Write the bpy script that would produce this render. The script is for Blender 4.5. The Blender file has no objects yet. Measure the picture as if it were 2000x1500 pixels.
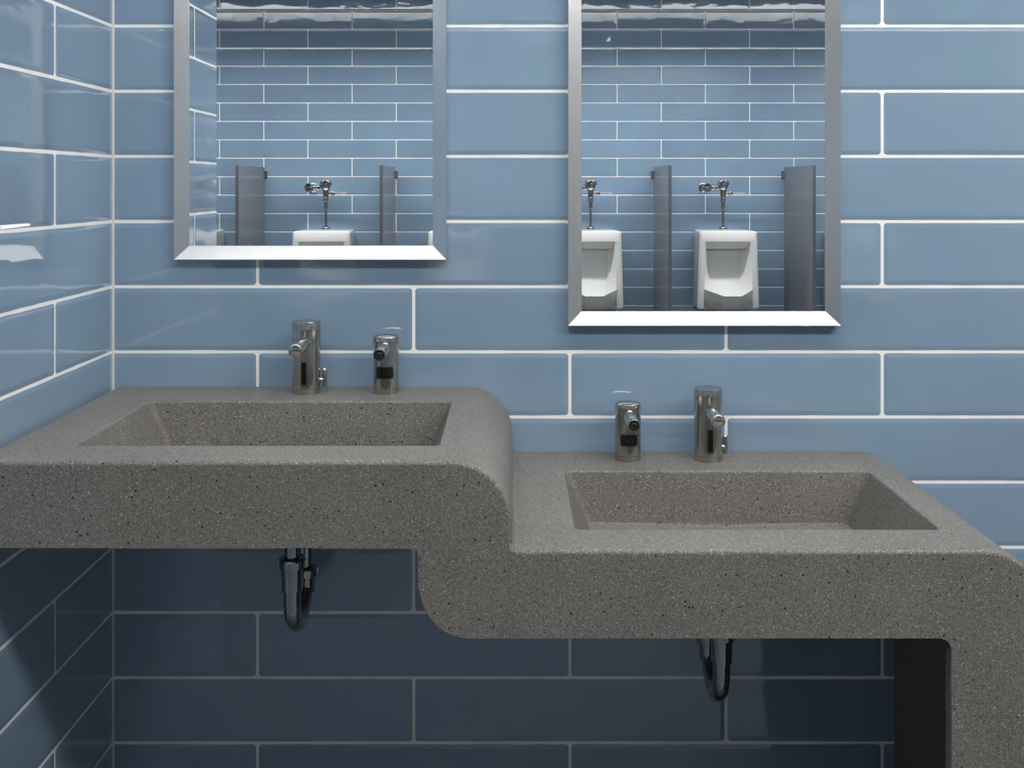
import bpy, bmesh, math, random
from mathutils import Vector, Matrix
PI = math.pi
sc = bpy.context.scene
COL = sc.collection

# ------------------------------------------------------------------ camera
CAMZ, CAMD = 1.3435, 2.17
cd = bpy.data.cameras.new('camera')
cam = bpy.data.objects.new('camera', cd); COL.objects.link(cam)
cam.location = (0, -CAMD, CAMZ); cam.rotation_euler = (PI/2, 0, 0)
cd.sensor_width = 36; cd.lens = 36*2170/2000
cd.shift_x = 0; cd.shift_y = -(750-360.5)/2000
cd.clip_start = 0.05
sc.camera = cam
sc.view_settings.view_transform = 'Standard'
sc.view_settings.look = 'None'
sc.view_settings.gamma = 1
sc.view_settings.use_curve_mapping = False
sc.view_settings.exposure = 0.0
# ------------------------------------------------------------------ world (closed room: a faint neutral ambient)
w = bpy.data.worlds.new('world'); sc.world = w; w.use_nodes = True
w.node_tree.nodes['Background'].inputs[0].default_value = (0.6, 0.7, 0.8, 1)
w.node_tree.nodes['Background'].inputs[1].default_value = 0.1
# ------------------------------------------------------------------ light levels (fixtures are built below)
LIGHT_FRONT = 19.5      # linear fixture over the washbasins
LIGHT_NEAR = 17.5        # narrow linear fixture close to the washbasin wall
LIGHT_BACK = 62.0         # linear fixture over the urinals
CEIL = 2.85
ROOM_L, ROOM_R, ROOM_Y = -3.3, 3.3, -5.523

# ------------------------------------------------------------------ node helper
class NT:
    def __init__(s, name):
        s.m = bpy.data.materials.new(name); s.m.use_nodes = True
        s.t = s.m.node_tree; s.n = s.t.nodes; s.l = s.t.links
        s.b = s.n['Principled BSDF']
    def put(s, sock, v):
        if hasattr(v, 'is_linked') or isinstance(v, bpy.types.NodeSocket): s.l.new(v, sock)
        else: sock.default_value = v
    def math(s, op, a, b=0.0, c=0.0, clamp=False):
        n = s.n.new('ShaderNodeMath'); n.operation = op; n.use_clamp = clamp
        s.put(n.inputs[0], a); s.put(n.inputs[1], b); s.put(n.inputs[2], c)
        return n.outputs[0]
    def mapr(s, v, a, b, c, d, smooth=False):
        n = s.n.new('ShaderNodeMapRange')
        if smooth: n.interpolation_type = 'SMOOTHSTEP'
        for i, q in enumerate((v, a, b, c, d)): s.put(n.inputs[i], q)
        return n.outputs[0]
    def xyz(s, x, y, z):
        n = s.n.new('ShaderNodeCombineXYZ')
        for i, q in enumerate((x, y, z)): s.put(n.inputs[i], q)
        return n.outputs[0]
    def mix(s, f, a, b):
        n = s.n.new('ShaderNodeMix'); n.data_type = 'RGBA'
        s.put(n.inputs[0], f); s.put(n.inputs[6], a); s.put(n.inputs[7], b)
        return n.outputs[2]
    def noise(s, vec, scale, detail=2, rough=.5, w=None):
        n = s.n.new('ShaderNodeTexNoise')
        if w is not None:
            n.noise_dimensions = '4D'; s.put(n.inputs['W'], w)
        if vec is not None: s.put(n.inputs['Vector'], vec)
        s.put(n.inputs['Scale'], scale); s.put(n.inputs['Detail'], detail); s.put(n.inputs['Roughness'], rough)
        return n.outputs[0]
    def pos(s):
        return s.n.new('ShaderNodeNewGeometry').outputs['Position']
    def bump(s, h, dist=1.0, strength=1.0, nrm=None):
        n = s.n.new('ShaderNodeBump'); s.put(n.inputs['Height'], h)
        n.inputs['Distance'].default_value = dist; n.inputs['Strength'].default_value = strength
        if nrm is not None: s.put(n.inputs['Normal'], nrm)
        return n.outputs[0]
    def set(s, **k):
        for a, v in k.items():
            s.put(s.b.inputs[a.replace('_', ' ')], v)
        return s.m

TILE_L, TILE_H, GROUT = 0.610, 0.12725, 0.0057
def tile_mat(name, axis, u0, parity, base=(0.215, 0.315, 0.430)):
    """glazed running-bond wall tile; axis 'x' or 'y' is the run, rows go up z"""
    N = NT(name)
    sep = N.n.new('ShaderNodeSeparateXYZ'); N.l.new(N.pos(), sep.inputs[0])
    ux = sep.outputs[0] if axis == 'x' else N.math('MULTIPLY', sep.outputs[1], -1)
    v = N.math('DIVIDE', N.math('ADD', sep.outputs[2], 0.00125), TILE_H)
    row = N.math('FLOOR', v)
    par = N.math('FLOORED_MODULO', N.math('ADD', row, parity), 2)
    u = N.math('ADD', N.math('DIVIDE', N.math('SUBTRACT', ux, u0), TILE_L), N.math('MULTIPLY', par, .5))
    cell = N.math('FLOOR', u)
    fx = N.math('MULTIPLY', N.math('SUBTRACT', N.math('FRACT', u), .5), TILE_L)
    fy = N.math('MULTIPLY', N.math('SUBTRACT', N.math('FRACT', v), .5), TILE_H)
    r = .0066
    wob = N.math('MULTIPLY', N.math('SUBTRACT', N.noise(N.pos(), 14, 2), .5), .0022)
    qx = N.math('SUBTRACT', N.math('ABSOLUTE', fx), TILE_L/2-GROUT/2-r)
    qy = N.math('ADD', N.math('SUBTRACT', N.math('ABSOLUTE', fy), TILE_H/2-GROUT/2-r), wob)
    mx = N.math('MAXIMUM', qx, 0); my = N.math('MAXIMUM', qy, 0)
    ln = N.math('SQRT', N.math('ADD', N.math('MULTIPLY', mx, mx), N.math('MULTIPLY', my, my)))
    sd = N.math('SUBTRACT', N.math('ADD', ln, N.math('MINIMUM', N.math('MAXIMUM', qx, qy), 0)), r)
    mask = N.mapr(sd, -.0007, .0004, 0, 1, True)
    # a random number per tile
    wn = N.n.new('ShaderNodeTexWhiteNoise'); wn.noise_dimensions = '3D'
    N.l.new(N.xyz(cell, row, 3.7 if axis == 'x' else 9.1), wn.inputs['Vector'])
    rs = N.n.new('ShaderNodeSeparateColor'); N.l.new(wn.outputs['Color'], rs.inputs[0])
    r1, r2, r3 = rs.outputs
    wseed = N.math('MULTIPLY', r1, 40)
    # gently uneven glaze: broad waves, faint ripples, and each tile set a hair out of plane
    wave = N.noise(N.xyz(N.math('MULTIPLY', fx, 6.0), N.math('MULTIPLY', fy, 11.0), 0), 1.0, 1.5, .5, wseed)
    rip = N.noise(N.xyz(N.math('MULTIPLY', fx, 22.0), N.math('MULTIPLY', fy, 30.0), 0), 1.0, 1, .5, wseed)
    h = N.math('ADD', N.math('MULTIPLY', wave, .0015), N.math('MULTIPLY', rip, .00022))
    h = N.math('ADD', h, N.math('MULTIPLY', fx, N.math('MULTIPLY', N.math('SUBTRACT', r2, .5), .008)))
    h = N.math('ADD', h, N.math('MULTIPLY', fy, N.math('MULTIPLY', N.math('SUBTRACT', r3, .5), .008)))
    pil = N.mapr(sd, -.010, .0005, 0, 1, True)
    h = N.math('SUBTRACT', h, N.math('MULTIPLY', pil, .0011))
    N.b.inputs['Normal'].default_value = (0, 0, 0)
    nrm = N.bump(h, 1.0, 1.0)
    # colour: slight drift from tile to tile and inside a tile
    drift = N.noise(N.pos(), 2.6, 2)
    var = N.math('ADD', N.math('MULTIPLY', N.math('SUBTRACT', r1, .5), .10), N.math('MULTIPLY', N.math('SUBTRACT', drift, .5), .30))
    val = N.math('ADD', 1.0, var)
    hs = N.n.new('ShaderNodeHueSaturation'); hs.inputs['Color'].default_value = (*base, 1)
    N.put(hs.inputs['Value'], val)
    N.put(hs.inputs['Hue'], N.math('ADD', .5, N.math('MULTIPLY', N.math('SUBTRACT', N.noise(N.pos(), 5.0, 2), .5), .05)))
    colr = N.mix(mask, hs.outputs[0], (.88, .88, .87, 1))
    rough = N.mapr(mask, 0, 1, .055, .8)
    return N.set(Base_Color=colr, Roughness=rough, Normal=nrm, Specular_IOR_Level=N.mapr(mask, 0, 1, 1.0, .2), Coat_Weight=N.mapr(mask, 0, 1, .6, 0), Coat_Roughness=.03, Coat_Normal=nrm)

def stone_mat(name):
    N = NT(name); p = N.pos()
    fine = N.noise(p, 520, 2, .7)
    mid = N.noise(p, 210, 2, .6)
    big = N.noise(p, 9, 3)
    val = N.math('ADD', N.math('MULTIPLY', N.math('SUBTRACT', fine, .5), .44), N.math('MULTIPLY', N.math('SUBTRACT', mid, .5), .12))
    val = N.math('ADD', val, N.math('MULTIPLY', N.math('SUBTRACT', big, .5), .05))
    val = N.math('ADD', val, .158)
    cmb = N.n.new('ShaderNodeCombineColor')
    N.put(cmb.inputs[0], N.math('MULTIPLY', val, 1.035)); N.put(cmb.inputs[1], val); N.put(cmb.inputs[2], N.math('MULTIPLY', val, .935))
    def flecks(scale, thr, rad):
        v = N.n.new('ShaderNodeTexVoronoi'); N.put(v.inputs['Vector'], p); v.inputs['Scale'].default_value = scale
        sp = N.n.new('ShaderNodeSeparateColor'); N.l.new(v.outputs['Color'], sp.inputs[0])
        a = N.math('GREATER_THAN', sp.outputs[0], thr)
        b = N.mapr(v.outputs['Distance'], rad*.75, rad, 1, 0)
        return N.math('MULTIPLY', a, b), sp.outputs[1]
    wf, wr = flecks(430, .80, .44)
    c1 = N.mix(N.math('MULTIPLY', wf, N.mapr(wr, 0, 1, .08, .5)), cmb.outputs[0], (.62, .61, .58, 1))
    w2, _ = flecks(260, .955, .34)
    c1 = N.mix(N.math('MULTIPLY', w2, .7), c1, (.50, .49, .47, 1))
    bf, _ = flecks(190, .965, .36)
    c2 = N.mix(N.math('MULTIPLY', bf, .9), c1, (.012, .012, .012, 1))
    nrm = N.bump(fine, .00012, .6)
    return N.set(Base_Color=c2, Roughness=.40, Normal=nrm, Specular_IOR_Level=.18)

def metal(name, col, rough, aniso=0.0, noise=0.0):
    N = NT(name)
    c = (*col, 1)
    if noise:
        sep = N.n.new('ShaderNodeSeparateXYZ'); N.l.new(N.pos(), sep.inputs[0])
        s = N.noise(N.xyz(N.math('MULTIPLY', sep.outputs[0], 20), N.math('MULTIPLY', sep.outputs[1], 20), N.math('MULTIPLY', sep.outputs[2], 900)), 1.0, 2)
        N.set(Roughness=N.mapr(s, 0, 1, rough-noise, rough+noise))
    else: N.set(Roughness=rough)
    N.set(Base_Color=c, Metallic=1.0, Anisotropic=aniso)
    return N.m
def plain(name, col, rough, spec=.5, bumps=0):
    N = NT(name)
    N.set(Base_Color=(*col, 1), Roughness=rough, Specular_IOR_Level=spec)
    if bumps: N.set(Normal=N.bump(N.noise(N.pos(), bumps, 2), .0003, .5))
    return N.m

M = {}
M['back'] = tile_mat('blue_tile_back', 'x', -.497, 1)
M['left'] = tile_mat('blue_tile_left', 'y', .2746, 0)
M['far'] = tile_mat('blue_tile_far', 'x', -1.714, 1)
M['side'] = tile_mat('blue_tile_side', 'y', .2746, 0)
M['stone'] = stone_mat('grey_speckled_stone')
def brushed():
    N = NT('brushed_steel')
    t = N.n.new('ShaderNodeTangent'); t.direction_type = 'RADIAL'; t.axis = 'Z'
    tc = N.n.new('ShaderNodeTexCoord'); sep = N.n.new('ShaderNodeSeparateXYZ'); N.l.new(tc.outputs['Object'], sep.inputs[0])
    s1 = N.noise(N.xyz(N.math('MULTIPLY', sep.outputs[0], 60), N.math('MULTIPLY', sep.outputs[1], 60), N.math('MULTIPLY', sep.outputs[2], 2500)), 1.0, 2)
    s2 = N.noise(N.xyz(N.math('MULTIPLY', sep.outputs[0], 420), N.math('MULTIPLY', sep.outputs[1], 420), N.math('MULTIPLY', sep.outputs[2], 3)), 1.0, 1)
    g = N.math('ADD', .30, N.math('MULTIPLY', s2, .42))
    cc = N.n.new('ShaderNodeCombineColor'); N.put(cc.inputs[0], g); N.put(cc.inputs[1], N.math('MULTIPLY', g, .985)); N.put(cc.inputs[2], N.math('MULTIPLY', g, .94))
    return N.set(Base_Color=cc.outputs[0], Metallic=1.0, Roughness=N.mapr(s1, 0, 1, .14, .26), Anisotropic=.45, Tangent=t.outputs[0])
M['steel'] = brushed()
M['chrome'] = metal('chrome', (.66, .655, .64), .10)
M['trap'] = metal('chrome_trap', (.40, .42, .43), .10)
M['frame'] = metal('satin_frame', (.86, .87, .88), .24, 0, .03)
M['glass'] = metal('mirror_silver', (.86, .89, .91), .0)
M['black'] = plain('black_glass', (.008, .008, .008), .12)
M['dark'] = plain('dark_plastic', (.025, .025, .026), .35)
M['logo'] = plain('grey_print', (.03, .03, .03), .5)
M['china'] = plain('white_vitreous_china', (.88, .88, .865), .12)
M['panel'] = plain('grey_partition', (.155, .160, .178), .22, .5, 300)
M['ceiling'] = plain('ceiling_paint', (.30, .32, .34), .9, .2, 80)
M['paint'] = plain('grey_wall_paint', (.36, .375, .39), .7, .3, 60)
M['lampbody'] = plain('lamp_body', (.22, .22, .22), .6)
def emit(name, s, col):
    N = NT(name); N.set(Base_Color=(.9, .9, .9, 1), Emission_Color=(*col, 1), Emission_Strength=s); return N.m
M['glowN'] = emit('diffuser_near', LIGHT_NEAR, (1.0, .97, .93))
M['glowC'] = emit('diffuser_right', LIGHT_FRONT*1.3, (1.0, .97, .93))
M['glowA'] = emit('diffuser_front', LIGHT_FRONT*.85, (1.0, .97, .93))
M['glowB'] = emit('diffuser_rear', LIGHT_BACK, (1.0, .97, .93))
def floor_mat():
    N = NT('floor_tile'); sep = N.n.new('ShaderNodeSeparateXYZ'); N.l.new(N.pos(), sep.inputs[0])
    g = None
    for o in sep.outputs[:2]:
        f = N.math('ABSOLUTE', N.math('SUBTRACT', N.math('FRACT', N.math('DIVIDE', o, .6)), .5))
        k = N.math('GREATER_THAN', f, .495); g = k if g is None else N.math('MAXIMUM', g, k)
    n = N.noise(N.pos(), 30, 4)
    c = N.mix(n, (.09, .094, .10, 1), (.14, .145, .15, 1))
    return N.set(Base_Color=N.mix(g, c, (.12, .12, .12, 1)), Roughness=.4)
M['floor'] = floor_mat()

# ------------------------------------------------------------------ mesh helpers
def finish(bm, angle=35, smooth=True):
    bmesh.ops.recalc_face_normals(bm, faces=bm.faces)
    for f in bm.faces: f.smooth = smooth
    lim = math.radians(angle)
    for e in bm.edges:
        if len(e.link_faces) == 2 and e.calc_face_angle(0) > lim: e.smooth = False
def obj(name, bm, mat, parent=None, wn=False, angle=35, loc=None):
    finish(bm, angle)
    me = bpy.data.meshes.new(name); bm.to_mesh(me); bm.free()
    o = bpy.data.objects.new(name, me); COL.objects.link(o)
    me.materials.append(mat)
    if parent is not None: o.parent = parent
    if loc: o.location = loc
    if wn:
        m = o.modifiers.new('normals', 'WEIGHTED_NORMAL'); m.keep_sharp = True; m.weight = 80
    return o
def thing(name, label, cat, loc=(0, 0, 0), group=None):
    o = bpy.data.objects.new(name, None); COL.objects.link(o)
    o.location = loc; o.empty_display_size = .05
    o['label'] = label; o['category'] = cat
    if group: o['group'] = group
    return o
def struct(name, bm, mat):
    o = obj(name, bm, mat); o['kind'] = 'structure'; return o
def box(bm, x0, x1, y0, y1, z0, z1, bev=0, seg=2, mtx=None):
    r = bmesh.ops.create_cube(bm, size=1)
    vs = r['verts']
    for v in vs:
        v.co = Vector(((x0+x1)/2+v.co.x*(x1-x0), (y0+y1)/2+v.co.y*(y1-y0), (z0+z1)/2+v.co.z*(z1-z0)))
        if mtx: v.co = mtx @ v.co
    if bev:
        es = list({e for v in vs for e in v.link_edges})
        bmesh.ops.bevel(bm, geom=es, offset=bev, segments=seg, affect='EDGES', profile=.5)
    return bm
def lathe(bm, prof, mtx=Matrix(), n=40, cap=True):
    """prof: list of (r, z) from bottom to top, turned about z then moved by mtx"""
    rings = []
    for r, z in prof:
        if r < 1e-6: rings.append([bm.verts.new(mtx @ Vector((0, 0, z)))])
        else: rings.append([bm.verts.new(mtx @ Vector((r*math.cos(2*PI*i/n), r*math.sin(2*PI*i/n), z))) for i in range(n)])
    for a, b in zip(rings[:-1], rings[1:]):
        for i in range(n):
            j = (i+1) % n
            if len(a) == 1 and len(b) == 1: continue
            if len(a) == 1: bm.faces.new((a[0], b[j], b[i]))
            elif len(b) == 1: bm.faces.new((a[i], a[j], b[0]))
            else: bm.faces.new((a[i], a[j], b[j], b[i]))
    if cap:
        for q in (rings[0], rings[-1]):
            if len(q) > 1: bm.faces.new(q)
    return bm
def tube(bm, pts, r, n=24, rs=None):
    """round tube along a list of points"""
    pts = [Vector(p) for p in pts]; rings = []
    up = None
    for i, p in enumerate(pts):
        t = (pts[min(i+1, len(pts)-1)]-pts[max(i-1, 0)]).normalized()
        if up is None:
            up = Vector((1, 0, 0)) if abs(t.x) < .9 else Vector((0, 0, 1))
        a = (up - t*up.dot(t)).normalized(); b = t.cross(a); up = a
        rr = rs[i] if rs else r
        rings.append([bm.verts.new(p + a*rr*math.cos(2*PI*k/n) + b*rr*math.sin(2*PI*k/n)) for k in range(n)])
    for a, b in zip(rings[:-1], rings[1:]):
        for k in range(n):
            bm.faces.new((a[k], a[(k+1) % n], b[(k+1) % n], b[k]))
    bm.faces.new(rings[0]); bm.faces.new(rings[-1])
    return bm
def towards(p, d):
    """matrix that puts local z along d at p"""
    q = Vector(d).normalized().to_track_quat('Z', 'Y')
    return Matrix.Translation(Vector(p)) @ q.to_matrix().to_4x4()
def NB(): return bmesh.new()

# ------------------------------------------------------------------ the room
struct('wall_back', box(NB(), ROOM_L, ROOM_R, 0, .12, 0, CEIL), M['back'])
struct('wall_left', box(NB(), -.93, -.78, -.785, -.0005, 0.0005, CEIL-.0005, .002, 1), M['left'])
struct('trim_1', box(NB(), -.7799, -.7762, -.0036, -.0002, .0008, CEIL-.001), plain('grout_bead', (.70, .71, .71), .7))
struct('wall_front', box(NB(), ROOM_L, ROOM_R, ROOM_Y-.12, ROOM_Y, 0, CEIL), M['far'])
struct('wall_far_left', box(NB(), ROOM_L-.12, ROOM_L, ROOM_Y-.12, .12, 0, CEIL), M['paint'])
struct('wall_right', box(NB(), ROOM_R, ROOM_R+.12, ROOM_Y-.12, .12, 0, CEIL), M['paint'])
struct('floor', box(NB(), ROOM_L-.12, ROOM_R+.12, ROOM_Y-.12, .12, -.1, 0), M['floor'])
struct('ceiling', box(NB(), ROOM_L-.12, ROOM_R+.12, ROOM_Y-.12, .12, CEIL, CEIL+.1), M['ceiling'])

# ------------------------------------------------------------------ ceiling light fixtures
def fixture(x0, x1, y, wid, glow, label, wall_lip=.045, room_lip=.045, wall_side=1):
    xc = (x0+x1)/2
    t = thing('ceiling_light', label, 'light', (xc, y, CEIL-.001), 'linear ceiling lights')
    L = (x1-x0)/2; b = NB()
    lo, hi = (room_lip, wall_lip) if wall_side > 0 else (wall_lip, room_lip)
    for (a0, a1, b0, b1, dp) in ((-L, L, -wid/2-.02, -wid/2, lo), (-L, L, wid/2, wid/2+.02, hi), (-L-.02, -L, -wid/2-.02, wid/2+.02, .045), (L, L+.02, -wid/2-.02, wid/2+.02, .045)):
        box(b, a0, a1, b0, b1, -dp, 0)
    obj('light_housing', b, M['lampbody'], t)
    obj('diffuser', box(NB(), -L, L, -wid/2, wid/2, -.036, -.002), glow, t)
fixture(-1.15, .85, -2.00, .30, M['glowA'], 'linear ceiling light above the higher left basin', .05, .34, 1)
fixture(.95, 3.15, -2.00, .30, M['glowC'], 'linear ceiling light above the lower right basin', .05, .34, 1)
fixture(-.7, 2.5, -.80, .20, M['glowN'], 'narrow linear ceiling light close to the mirror wall', .03, .10, 1)
fixture(-2.9, 2.9, -4.45, .16, M['glowB'], 'deep shielded linear ceiling light in front of the urinals', .11, .20, -1)

# ------------------------------------------------------------------ the stepped stone counter
Z1, Z2 = .949, .822
DEP = .585
def arc(cx, cz, r, a0, a1, n):
    return [(cx+r*math.cos(math.radians(a0+(a1-a0)*i/n)), cz+r*math.sin(math.radians(a0+(a1-a0)*i/n))) for i in range(n+1)]
def rrect(x0, x1, y0, y1, r, z, n=6, zf=None):
    out = []
    for cx, cy, a in ((x1-r, y1-r, 0), (x0+r, y1-r, 90), (x0+r, y0+r, 180), (x1-r, y0+r, 270)):
        for i in range(n+1):
            t = math.radians(a+90*i/n); x = cx+r*math.cos(t); y = cy+r*math.sin(t)
            out.append((x, y, z+(zf(x) if zf else 0)))
        x, y = {0: ((x0+x1)/2, y1), 90: (x0, (y0+y1)/2), 180: ((x0+x1)/2, y0), 270: (x1, (y0+y1)/2)}[a]
        out.append((x, y, z+(zf(x) if zf else 0)))
    return out
BASINS = [(-.6600, -.1115, Z1), (.0965, .6475, Z2)]
YB, YF = -.146, -.488
RIM = .0045
prof = []
prof += arc(-.763, Z1-.012, .012, 180, 90, 4)
iA = len(prof)-1
prof += arc(-.087, Z1-.087, .087, 90, 0, 18)
prof += arc(.010, Z2+.010, .010, 180, 270, 5)
iB = len(prof)-1
prof += arc(.674, Z2-.087, .087, 90, 0, 18)
prof += [(.761, .696)]
prof += arc(-.061, .769, .073, 270, 180, 14)
prof += arc(-.144, .815, .010, 0, 90, 4)
prof += [(-.775, .825)]
b = NB()
ER = .0068                     # rounded front arris, made as rings inset from the outline
iLow = next(i for i, p in enumerate(prof) if abs(p[1]-.696) < 1e-6)
def inset(i, d):
    (x0, z0), (x, z), (x1, z1) = prof[i-1], prof[i], prof[(i+1) % len(prof)]
    ta = Vector((x-x0, z-z0)).normalized(); tb = Vector((x1-x, z1-z)).normalized()
    m = (Vector((ta.y, -ta.x))+Vector((tb.y, -tb.x))).normalized()      # inward for this winding
    if i == iLow: return (x-d, z)
    if i > iLow: d *= .35*min(1, (z-.696)/.03) if x > -.1339 else 0
    return (x+m.x*d, z+m.y*d)
frings = []
for q in range(7):
    a = PI/2*q/6
    frings.append([b.verts.new((*(lambda p: (p[0], -DEP+ER*(1-math.sin(a)), p[1]))(inset(i, ER*(1-math.cos(a)))),)) for i in range(len(prof))])
fr = frings[0]
bk = [b.verts.new((x, -.0012, z)) for x, z in prof]
n = len(prof)
for i in range(n):
    j = (i+1) % n
    if i in (iA, iB):
        bx0, bx1, z = BASINS[0 if i == iA else 1]
        ring = [b.verts.new(c) for c in rrect(bx0-RIM, bx1+RIM, YF-RIM, YB+RIM, .012, z)]
        m = len(ring); k = 8; mid = [3, 3+k, 3+2*k, 3+3*k]      # corners: back-right, back-left, front-left, front-right
        def seg(a, c): 
            out = [a]; q = a
            while q != c:
                q = (q+1) % m; out.append(q)
            return [ring[q] for q in out]
        bl, br, fl, frr = bk[i], bk[j], fr[i], fr[j]
        b.faces.new([br, bl] + list(reversed(seg(mid[0], mid[1]))))
        b.faces.new([bl, fl] + list(reversed(seg(mid[1], mid[2]))))
        b.faces.new([fl, frr] + list(reversed(seg(mid[2], mid[3]))))
        b.faces.new([frr, br] + list(reversed(seg(mid[3], mid[0]))))
    else:
        b.faces.new((fr[i], fr[j], bk[j], bk[i]))
for A, B in zip(frings[:-1], frings[1:]):
    for i in range(n):
        j = (i+1) % n; b.faces.new((A[i], A[j], B[j], B[i]))
b.faces.new(frings[-1]); b.faces.new(bk)
counter = thing('washbasin_counter', 'grey speckled stone counter stepping down from a high basin to a low one', 'sink', (0, 0, 0))
obj('counter_slab', b, M['stone'], counter, wn=True, angle=40)
for x0, x1, z in BASINS:
    b = NB(); xc = (x0+x1)/2; loops = []
    for q in range(5):      # rim fillet
        t = PI/2*q/4; e = RIM*(1-math.sin(t)); dz = RIM*(1-math.cos(t))
        loops.append(rrect(x0-e, x1+e, YF-e, YB+e, .012, z-dz))
    dpt = .0935; hw = (x1-x0)/2-.043
    def zf(x): return -.007*max(0, 1-abs(x-xc)/hw)
    loops.append(rrect(x0+.040, x1-.040, YF+.040, YB-.004, .012, z-dpt+.002))
    for q in range(1, 5):
        t = PI/2*q/4; e = .0022*(1-math.cos(t)); kk = q/4
        loops.append(rrect(x0+.040+e, x1-.040-e, YF+.040+e, YB-.004-e, .012-e, z-dpt+.002-.002*math.sin(t), zf=lambda x, kk=kk: zf(x)*kk))
    loops.append(rrect(xc-.16, xc+.16, YF+.12, YB-.09, .02, z-dpt-.001, zf=zf))
    loops.append(rrect(xc-.02, xc+.02, (YF+YB)/2-.02, (YF+YB)/2+.02, .01, z-dpt-.011))
    vs = [[b.verts.new(c) for c in L] for L in loops]
    for A, B in zip(vs[:-1], vs[1:]):
        for i in range(len(A)):
            j = (i+1) % len(A); b.faces.new((A[i], A[j], B[j], B[i]))
    b.faces.new(vs[-1])
    # keep the inside facing up
    me_o = obj('basin', b, M['stone'], counter, angle=60)
    me = me_o.data
    if sum(p.normal.z for p in me.polygons) < 0: me.flip_normals()
# supporting leg, flush with the front, under the outer end of the low basin
b = NB(); lp = [(.761, .0005), (.761, .6960), (.614, .6960)] + arc(.614, .683, .013, 90, 0, 5)[0:] + [(.627, .0005)]
lp = [lp[0], lp[1], (.600, .6960)] + arc(.613, .682, .014, 90, 0, 8) + [(.627, .0005)]
lf = [b.verts.new((x, -DEP, z)) for x, z in lp]; lb = [b.verts.new((x, -DEP+.022, z)) for x, z in lp]
for i in range(len(lp)):
    j = (i+1) % len(lp); b.faces.new((lf[i], lf[j], lb[j], lb[i]))
b.faces.new(lf); b.faces.new(lb)
ed = [e for e in b.edges if e.verts[0] in lf and e.verts[1] in lf and max(v.co.x for v in e.verts) < .6271 and not (abs(e.verts[0].co.z-.696) < 1e-4 and abs(e.verts[1].co.z-.696) < 1e-4) and max(v.co.z for v in e.verts) > .01]
bmesh.ops.bevel(b, geom=ed, offset=.0012, segments=2, affect='EDGES', profile=.5)
box(b, .746, .761, -DEP+.021, -.0012, .0005, .6962)
obj('support_leg', b, M['stone'], counter, wn=True, angle=40)

# ------------------------------------------------------------------ taps and soap dispensers
def body_ring(r, h, dome=0.0, seam=.016, base=.009):
    g = .0007
    p = [(r, 0), (r, base), (r-g, base+.0004), (r-g, base+.0012), (r, base+.0016), (r, h-seam-.0016), (r-g*1.3, h-seam-.001), (r-g*1.3, h-seam), (r, h-seam+.0006)]
    if dome:
        p += [(r, h-dome-.0012), (r-.0006, h-dome), (r*.8, h-dome*.55), (r*.5, h-dome*.2), (r*.2, h), (0, h)]
    else:
        p += [(r, h-.0014), (r-.0004, h-.0004), (r-.0014, h), (0, h)]
    return p
def curved_patch(r, hw, z0, z1, rad, off, thick=.0012, n=10):
    """a rounded-rectangle plate wrapped on the front of a cylinder of radius r"""
    bm = NB(); out = []
    pts = rrect(-hw, hw, z0, z1, rad, 0, n=4)
    cx, cz = 0, (z0+z1)/2
    def on(x, z, rr):
        a = x/r; return (rr*math.sin(a), -rr*math.cos(a), z)
    # strips across the width so the plate follows the curve
    cols = 14; F, B_ = [], []
    for i in range(cols+1):
        x = -hw+2*hw*i/cols
        e = max(0, abs(x)-(hw-rad)); cut = rad-math.sqrt(max(0, rad*rad-e*e))
        F.append([bm.verts.new(on(x, z0+cut, r+off)), bm.verts.new(on(x, z1-cut, r+off))])
        B_.append([bm.verts.new(on(x, z0+cut, r-.001)), bm.verts.new(on(x, z1-cut, r-.001))])
    for i in range(cols):
        bm.faces.new((F[i][0], F[i+1][0], F[i+1][1], F[i][1]))
        bm.faces.new((F[i][0], B_[i][0], B_[i+1][0], F[i+1][0]))
        bm.faces.new((F[i][1], F[i+1][1], B_[i+1][1], B_[i][1]))
    bm.faces.new((F[0][0], F[0][1], B_[0][1], B_[0][0])); bm.faces.new((F[-1][0], B_[-1][0], B_[-1][1], F[-1][1]))
    return bm
def make_tap(x, z, label):
    t = thing('sensor_tap', label, 'tap', (x, -.060, z+.0003))
    r = .0268
    obj('tap_body', lathe(NB(), body_ring(r, .1355), n=64), M['steel'], t)
    sz0, sz1 = .0965, .0950
    sp = NB(); d = Vector((0, -1, (sz1-sz0)/.105)).normalized(); p0 = Vector((0, -.012, sz0))
    lathe(sp, [(.0112, 0), (.0112, .091), (.0108, .092)], towards(p0, d), 36)
    s = obj('spout', sp, M['steel'], t)
    tip = NB()
    lathe(tip, [(.0108, -.004), (.0122, -.003), (.0128, 0), (.0128, .004), (.0122, .0058), (.0110, .0066), (.0100, .0062), (.0094, .0056), (.0085, .0064), (.0065, .0074), (.003, .0081), (0, .0082)], towards(p0+d*.0925, (0, -1, -.32)), 36)
    obj('aerator', tip, M['chrome'], s)
    obj('sensor_window', curved_patch(r, .0049, .0185, .0605, .0004, .0004), M['black'], t)
    lv = NB()
    lathe(lv, [(.0060, 0), (.0060, .008), (.005, .009)], towards((r-.003, .004, .022), (1, 0, 0)), 20)
    lathe(lv, [(.0005, 0), (.0035, .0004), (.0048, .002), (.0050, .030), (.0044, .034), (.0025, .0362), (0, .0368)], towards((r+.0068, .004, .009), (0.0, 0, 1)), 20)
    obj('side_lever', lv, M['steel'], t)
    return t
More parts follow.
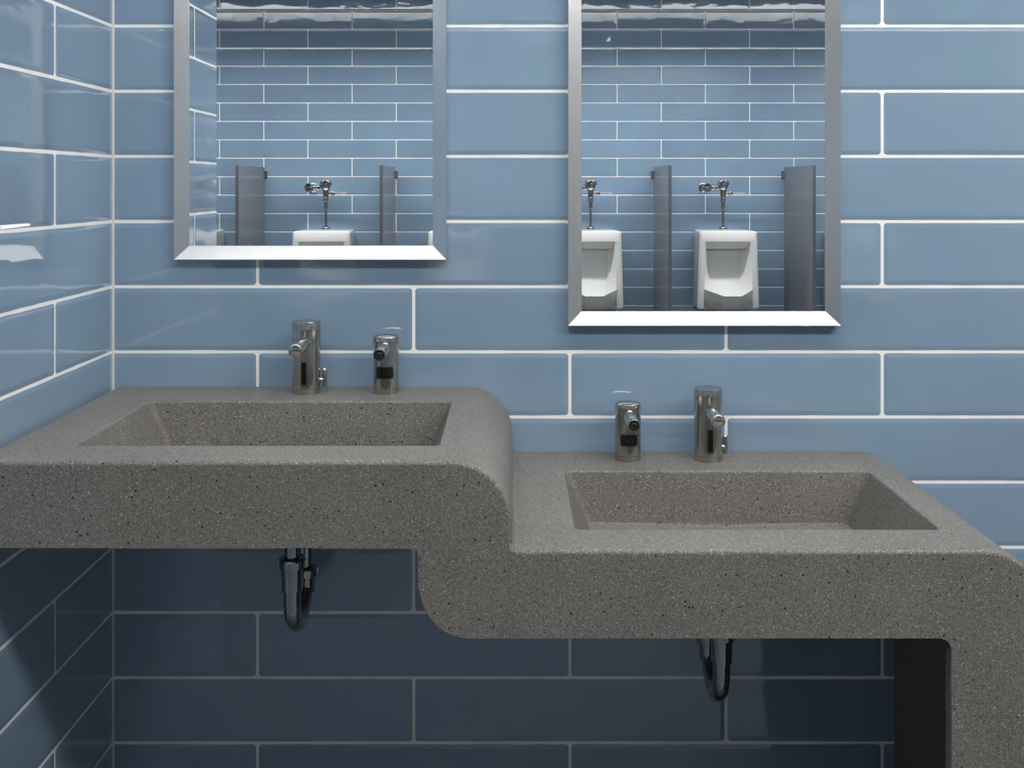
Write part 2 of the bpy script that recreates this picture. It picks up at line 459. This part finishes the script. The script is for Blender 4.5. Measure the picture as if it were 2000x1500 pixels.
def make_soap(x, z, label):
    t = thing('soap_dispenser', label, 'soap dispenser', (x, -.060, z+.0003))
    r = .0246
    obj('dispenser_body', lathe(NB(), body_ring(r, .1110, dome=.0045, seam=.014), n=64), M['steel'], t)
    sp = NB(); p0 = Vector((0, -.012, .0880)); d = Vector((0, -1, -.015)).normalized()
    lathe(sp, [(.0112, 0), (.0112, .0965), (.0108, .0972), (.0098, .0972), (.0096, .0966), (.0096, .090)], towards(p0, d), 36, cap=False)
    s = obj('spout', sp, M['steel'], t)
    nz = NB(); lathe(nz, [(.0096, -.003), (.0096, .0040), (.0050, .0042), (.0046, .0072), (.0034, .0078), (.0030, .005), (0, .005)], towards(p0+d*.0895, d), 30)
    obj('nozzle', nz, M['dark'], s)
    fr_ = obj('sensor_frame', curved_patch(r, .0168, .0290, .0520, .0035, .0010), M['dark'], t)
    wdw = obj('sensor_window', curved_patch(r, .0148, .0310, .0500, .0022, .0013), M['black'], fr_)
    lg = NB()
    for s_ in (-1, 1):      # faint looped mark printed on the window
        for k in range(10):
            a0 = 2*PI*k/10; a1 = 2*PI*(k+1)/10
            def pt(a, rr): 
                xx = s_*.0036+rr*math.cos(a)*1.25; zz = .0405+rr*math.sin(a)
                return ((r+.00145)*math.sin(xx/r), -(r+.00145)*math.cos(xx/r), zz)
            lg.faces.new([lg.verts.new(pt(a0, .0024)), lg.verts.new(pt(a1, .0024)), lg.verts.new(pt(a1, .0031)), lg.verts.new(pt(a0, .0031))])
    obj('printed_mark', lg, M['logo'], wdw)
    return t
TX1, TX2 = -.3905, .372
make_tap(TX1, Z1, 'tall brushed steel sensor tap behind the higher left basin')
make_soap(-.239, Z1, 'short brushed steel soap dispenser behind the higher left basin')
make_soap(.220, Z2, 'short brushed steel soap dispenser behind the lower right basin')
make_tap(TX2, Z2, 'tall brushed steel sensor tap behind the lower right basin')

# ------------------------------------------------------------------ drain traps
def make_trap(x, zs, label, thick=.124):
    """zs: level of the basin top that the trap hangs below"""
    t = thing('drain_trap', label, 'drain pipe', (x, -.197, zs-.419))
    r = .0155; top = .419-thick-.0008; g = .1235
    obj('tailpiece', lathe(NB(), [(r*.86, .125), (r*.86, top-.006), (.024, top-.005), (.024, top)], n=32), M['trap'], t)
    b = NB(); R = g/2; pts = [(0, 0, .125), (0, 0, .10)]
    for i in range(17):
        a = PI*i/16; pts.append((0, R-R*math.cos(a), R+.0155-R*math.sin(a)))
    pts.append((0, g, .092))
    tube(b, pts, r, 28); obj('trap_bend', b, M['trap'], t)
    b = NB(); lathe(b, [(.0165, .093), (.0185, .094), (.0190, .132), (.0228, .134), (.0232, .136), (.0232, .149), (.0215, .152), (.0150, .153)], n=32)
    for k in range(8):
        a = 2*PI*k/8+.2; box(b, -.003, .003, .0215, .0245, .1365, .1485, 0, 1, Matrix.Rotation(a, 4, 'Z'))
    obj('slip_nut', b, M['trap'], t)
    b = NB(); T = Matrix.Translation((0, g, 0)); lathe(b, [(.0165, .046), (.0185, .047), (.0188, .074), (.0226, .076), (.0230, .078), (.0230, .091), (.0212, .094), (.0150, .095)], T, 32)
    for k in range(8):
        a = 2*PI*k/8+.2; box(b, -.003, .003, .0213, .0243, .0785, .0905, 0, 1, T @ Matrix.Rotation(a, 4, 'Z'))
    obj('slip_nut', b, M['trap'], t)
    b = NB(); pts = [(0, g, .090), (0, g, .150)]
    for i in range(1, 9):
        a = PI/2*i/8; pts.append((0, g+.030-.030*math.cos(a), .150+.030*math.sin(a)))
    pts.append((0, .1955, .180)); tube(b, pts, r*.88, 28); obj('waste_arm', b, M['trap'], t)
    b = NB(); lathe(b, [(.0138, 0), (.030, .0004), (.030, .003), (.022, .009), (.0140, .010)], towards((0, .1962, .180), (0, -1, 0)), 32)
    obj('wall_flange', b, M['trap'], t)
make_trap(TX1, Z1, 'chrome drain trap hanging under the higher left basin')
make_trap(TX2, Z2, 'chrome drain trap hanging under the lower right basin', .126)

# ------------------------------------------------------------------ mirrors
def make_mirror(xc, zb, label):
    H = .93; W = .527/2; BW = .0270; P, G = .0230, .0100
    t = thing('wall_mirror', label, 'mirror', (xc, 0, zb))
    b = NB()
    def ring(dx, y):
        return [b.verts.new(c) for c in ((-W+dx, -y, dx), (W-dx, -y, dx), (W-dx, -y, H-dx), (-W+dx, -y, H-dx))]
    L = [ring(.003, .0006), ring(0, .0035), ring(0, P-.0006), ring(.0006, P), ring(BW-.0006, G+.0006), ring(BW, G), ring(BW, .0050)]
    for A, B in zip(L[:-1], L[1:]):
        for i in range(4):
            j = (i+1) % 4; b.faces.new((A[i], A[j], B[j], B[i]))
    b.faces.new(L[0]); b.faces.new(L[-1])
    finish(b, 10, False)
    me = bpy.data.meshes.new('mirror_frame'); b.to_mesh(me); b.free(); me.materials.append(M['frame'])
    o = bpy.data.objects.new('mirror_frame', me); COL.objects.link(o); o.parent = t
    g = NB(); box(g, -W+BW+.0001, W-BW-.0001, -G, -.0052, BW+.0001, H-BW-.0001)
    q = obj('mirror_glass', g, M['glass'], t, angle=10)
    for p in q.data.polygons: p.use_smooth = False
make_mirror(TX1, 1.1980, 'steel framed mirror hanging higher, above the left basin')
make_mirror(TX2, 1.0705, 'steel framed mirror hanging lower, above the right basin')

# ------------------------------------------------------------------ urinals on the opposite wall (seen in the mirrors)
# local frame: x across, +y out from that wall (towards the basins), z up from the underside
UZ, UH = .513, .521
def bowl_china():
    b = NB()
    def V(x, y, z): return b.verts.new((x, y, z))
    D = .305
    # shroud: outer skin sections from bottom to top
    def hwf(z): return .214-(.214-.197)*z/UH
    def hwb(z): return .192-(.192-.180)*z/UH
    def sec(z, sh=0.0):
        f, k = hwf(z)-sh, hwb(z)-sh; c = .020
        pts = [(-k, 0), (-k-(f-k)*.9, D-c-sh), (-f+c*.25, D-c*.3-sh), (-f+c, D-sh)]
        return pts
    # symmetrical loop: left side points, then front inner edges
    inner = lambda z: .152+.012*(1-z/UH)
    zs = [0.0, .004, .012, .03, .13, .25, .38, .455, UH-.012, UH-.004, UH]
    shr = [.016, .008, .002, 0, 0, 0, 0, 0, 0, .003, .012]
    rows = []
    for z, s in zip(zs, shr):
        p = sec(z, s); row = [V(x, y, z) for x, y in p] + [V(-x, y, z) for x, y in reversed(p)]
        rows.append(row)
    for A, B in zip(rows[:-1], rows[1:]):
        for i in (0, 1, 2, 4, 5, 6): b.faces.new((A[i], A[i+1], B[i+1], B[i]))
    b.faces.new(rows[-1])                                    # top
    # opening in the front
    zo = .452                                                # top of the opening
    # front strip at each side, with a return into the recess
    recess = [(0.0, .010), (.03, .014), (.13, .020), (.25, .022), (.38, .022), (.452, .022)]
    cut = [r for r, z in zip(rows, zs) if z <= .455]
    lvl = [z for z in zs if z <= .455]
    back = []
    Lf, Rf = [], []
    for row, z in zip(cut, lvl):
        y = row[3].co.y
        zz = min(z, zo)
        top = z > .4
        fz = min(1.0, z/.45)                                # back slopes forward towards the bottom
        yb = .235-.095*fz; hb = .085+.035*fz
        zin = zz-(.058 if top else 0)
        def side(sg):
            return [V(sg*inner(z), y-.001, zz), V(sg*(inner(z)-.007), y-.014, zz-(.004 if top else 0)), V(sg*(hb+.022), yb+.035, zin-(-.006 if top else 0)), V(sg*hb, yb, zin)]
        Lf.append([row[3]]+side(-1)); Rf.append([row[4]]+side(1))
    for S, fl in ((Lf, 0), (Rf, 1)):
        for A, B in zip(S[:-1], S[1:]):
            for i in range(4): b.faces.new((A[i], A[i+1], B[i+1], B[i]))
    for A, B, C2, D2 in zip(Lf[:-1], Lf[1:], Rf[:-1], Rf[1:]): b.faces.new((A[4], C2[4], D2[4], B[4]))
    # brow over the opening and recess ceiling
    Lt, Rt = Lf[-1], Rf[-1]
    for i in range(4): b.faces.new((Lt[i], Rt[i], Rt[i+1], Lt[i+1])) if i > 0 else None
    up = [r for r, z in zip(rows, zs) if z > .4499]
    for A, B in zip(up[:-1], up[1:]): b.faces.new((A[3], A[4], B[4], B[3]))
    b.faces.new((Lt[0], Rt[0], Rt[1], Lt[1]))
    # back
    b.faces.new([r[0] for r in rows] + [r[-1] for r in reversed(rows)])
    # bowl: lip polygon pushed out to a flat nose, tapering under
    def lip(sc_, hx, yo, z, zc):
        return [(-hx, D-.006, z), (-hx*.985, D+.004, z), (-.0615*sc_, yo, zc), (.0615*sc_, yo, zc), (hx*.985, D+.004, z), (hx, D-.006, z)]
    outer = [lip(1, .166, .452, .137, .108), lip(1.01, .167, .455, .133, .104), lip(1.0, .166, .452, .126, .097), lip(1.0, .162, .440, .085, .066),
             lip(.98, .150, .415, .034, .034), lip(.95, .140, .385, .014, .014), lip(.90, .122, .350, .002, .004)]
    innr = [lip(.97, .163, .446, .137, .109), lip(.92, .155, .425, .120, .090), lip(.8, .13, .37, .075, .060)]
    O = [[V(*p) for p in q] for q in outer]; I = [[V(*p) for p in q] for q in innr]
    chain = list(reversed(O)) + I
    for A, B in zip(chain[:-1], chain[1:]):
        for i in range(5): b.faces.new((A[i], A[i+1], B[i+1], B[i]))
    # inside floor running back, and the underside
    fl0 = I[-1]; bb = [V(-.11, .12, .085), V(.11, .12, .085)]
    b.faces.new([fl0[0], fl0[1], fl0[2], fl0[3], fl0[4], fl0[5], bb[1], bb[0]])
    un = [V(-.12, .03, .002), V(.12, .03, .002)]
    b.faces.new(list(O[-1]) + [un[1], un[0]])
    for v in b.verts: v.co.x *= .985
    bmesh.ops.remove_doubles(b, verts=b.verts, dist=1e-5)
    return b
def flip(bm):
    """turn a model built facing +y: it already faces the basins, nothing to change"""
    return bm
ux = [-1.265+.9*k for k in range(-1, 5)]
ulab = {0: 'white urinal mostly hidden at the left edge of the left mirror',
        1: 'white urinal whose upper part shows in the middle of the left mirror',
        2: 'white urinal sliver at the right edge of the left mirror',
        3: 'white urinal cut by the left edge of the right mirror',
        4: 'whole white urinal in the middle of the right mirror',
        5: 'thin sliver of white urinal at the right edge of the right mirror'}
vlab = {0: 'chrome flush valve above the urinal at the left edge of the left mirror',
        1: 'chrome flush valve in the middle of the left mirror above a urinal',
        2: 'chrome flush valve above the urinal between the two mirrors',
        3: 'chrome flush valve cut by the left edge of the right mirror',
        4: 'whole chrome flush valve in the middle of the right mirror',
        5: 'chrome flush valve above the urinal past the right edge of the right mirror'}
u0 = None
WY = ROOM_Y+.0008
def make_urinal(x, label):
    t = thing('urinal', label, 'urinal', (x, WY, UZ), 'urinals on the opposite wall')
    o = obj('urinal_bowl', bowl_china(), M['china'], t, wn=False, angle=70)
    bv = o.modifiers.new('soft', 'BEVEL'); bv.width = .006; bv.segments = 3; bv.limit_method = 'ANGLE'; bv.angle_limit = math.radians(22); bv.harden_normals = True
    return t
def make_valve(x, label):
    t = thing('flush_valve', label, 'flush valve', (x, WY, UZ+UH+.0006), 'flush valves above the urinals')
    Y = .120; T = Matrix.Translation((0, Y, -1.034))
    def L(p, n=28): return lathe(NB(), p, T, n)
    obj('spud_flange', L([(.0275, 1.034), (.0285, 1.040), (.0285, 1.046), (.024, 1.053), (.0175, 1.055), (.0175, 1.059), (.0095, 1.060)]), M['chrome'], t)
    obj('flush_tube', L([(.0088, 1.058), (.0088, 1.180)]), M['chrome'], t)
    obj('vacuum_breaker', L([(.0095, 1.176), (.0128, 1.179), (.0134, 1.222), (.0150, 1.226), (.0188, 1.228), (.0190, 1.236), (.0160, 1.240), (.0190, 1.243), (.0190, 1.253), (.0160, 1.256)]), M['chrome'], t)
    obj('valve_body', L([(.0170, 1.254), (.0190, 1.260), (.0205, 1.275), (.0215, 1.300), (.0290, 1.312), (.0350, 1.318), (.0350, 1.334), (.0330, 1.336)]), M['chrome'], t)
    c = L([(.0330, 1.335), (.0425, 1.337), (.0440, 1.342), (.0435, 1.362), (.0390, 1.371), (.0200, 1.3765), (.008, 1.3775), (0, 1.3775)], 40)
    obj('valve_cap', c, M['chrome'], t)
    b = NB(); zs = 1.322-1.034
    lathe(b, [(.014, .020), (.0150, .040), (.0215, .042), (.0215, .052), (.0140, .056), (.0140, .066), (.0195, .068), (.0195, .078), (.0150, .080), (.0150, .095)], towards((0, Y, zs), (-1, 0, 0)), 28)
    obj('stop_coupling', b, M['chrome'], t)
    b = NB(); lathe(b, [(.0150, .0), (.0150, .085), (.0225, .092), (.0235, .120), (.0290, .124), (.0310, .128), (.0310, .142), (.027, .149), (.014, .154), (0, .155)], towards((-.112, .004, zs), (0, 1, 0)), 32)
    lathe(b, [(.0340, 0), (.0340, .003), (.020, .012)], towards((-.112, 0, zs), (0, 1, 0)), 32)
    obj('control_stop', b, M['chrome'], t)
    b = NB(); zh = 1.285-1.034
    lathe(b, [(.012, .016), (.013, .034), (.0165, .036), (.0170, .052), (.0130, .058), (.0105, .064)], towards((0, Y, zh), (1, 0, 0)), 28)
    n_ = obj('handle_socket', b, M['chrome'], t)
    b = NB(); tube(b, [(.060, Y, zh), (.080, Y, zh), (.120, Y, zh-.001), (.146, Y, zh-.002), (.148, Y, zh-.002)], .005, 16, [.0058, .0060, .0068, .0074, .0050])
    obj('flush_handle', b, M['chrome'], n_)
    return t
def dup(o, parent=None):
    c = o.copy(); COL.objects.link(c); c.parent = parent
    for ch in list(o.children): dup(ch, c)
    return c
pu = make_urinal(ux[0], ulab[0]); pv = make_valve(ux[0], vlab[0])
for k in range(1, 6):
    c = dup(pu); c.location.x = ux[k]; c['label'] = ulab[k]
    if k in (1, 2, 3, 4, 5):
        c = dup(pv); c.location.x = ux[k]; c['label'] = vlab[k]

# ------------------------------------------------------------------ partitions between the urinals
def make_partition(x, label):
    t = thing('privacy_screen', label, 'partition', (x, ROOM_Y, .30), 'grey privacy screens between the urinals')
    obj('screen_panel', box(NB(), -.011, .011, .022, .745, 0, 1.1635, .0018, 2), M['panel'], t, wn=True)
    for z in (.12, 1.085):
        b = NB(); box(b, -.026, .026, .0008, .004, z, z+.052, .001, 1); box(b, .0112, .0145, .002, .045, z, z+.052, .001, 1); box(b, -.0145, -.0112, .002, .045, z, z+.052, .001, 1)
        for s_ in (-1, 1):
            lathe(b, [(.0055, 0), (.005, .002), (.002, .003), (0, .0032)], towards((s_*.0142, .032, z+.026), (s_, 0, 0)), 14)
        obj('wall_bracket', b, M['steel'], t)
    return t
plab = ['grey privacy screen left of the centre urinal in the left mirror', 'grey privacy screen right of the centre urinal in the left mirror',
        'grey privacy screen between the two mirrors, beside the hidden urinal', 'grey privacy screen left of the whole urinal in the right mirror',
        'wide grey privacy screen right of the whole urinal in the right mirror']
pp = make_partition(-1.715, plab[0])
for k in range(1, 5):
    c = dup(pp); c.location.x = -1.715+.9*k; c['label'] = plab[k]
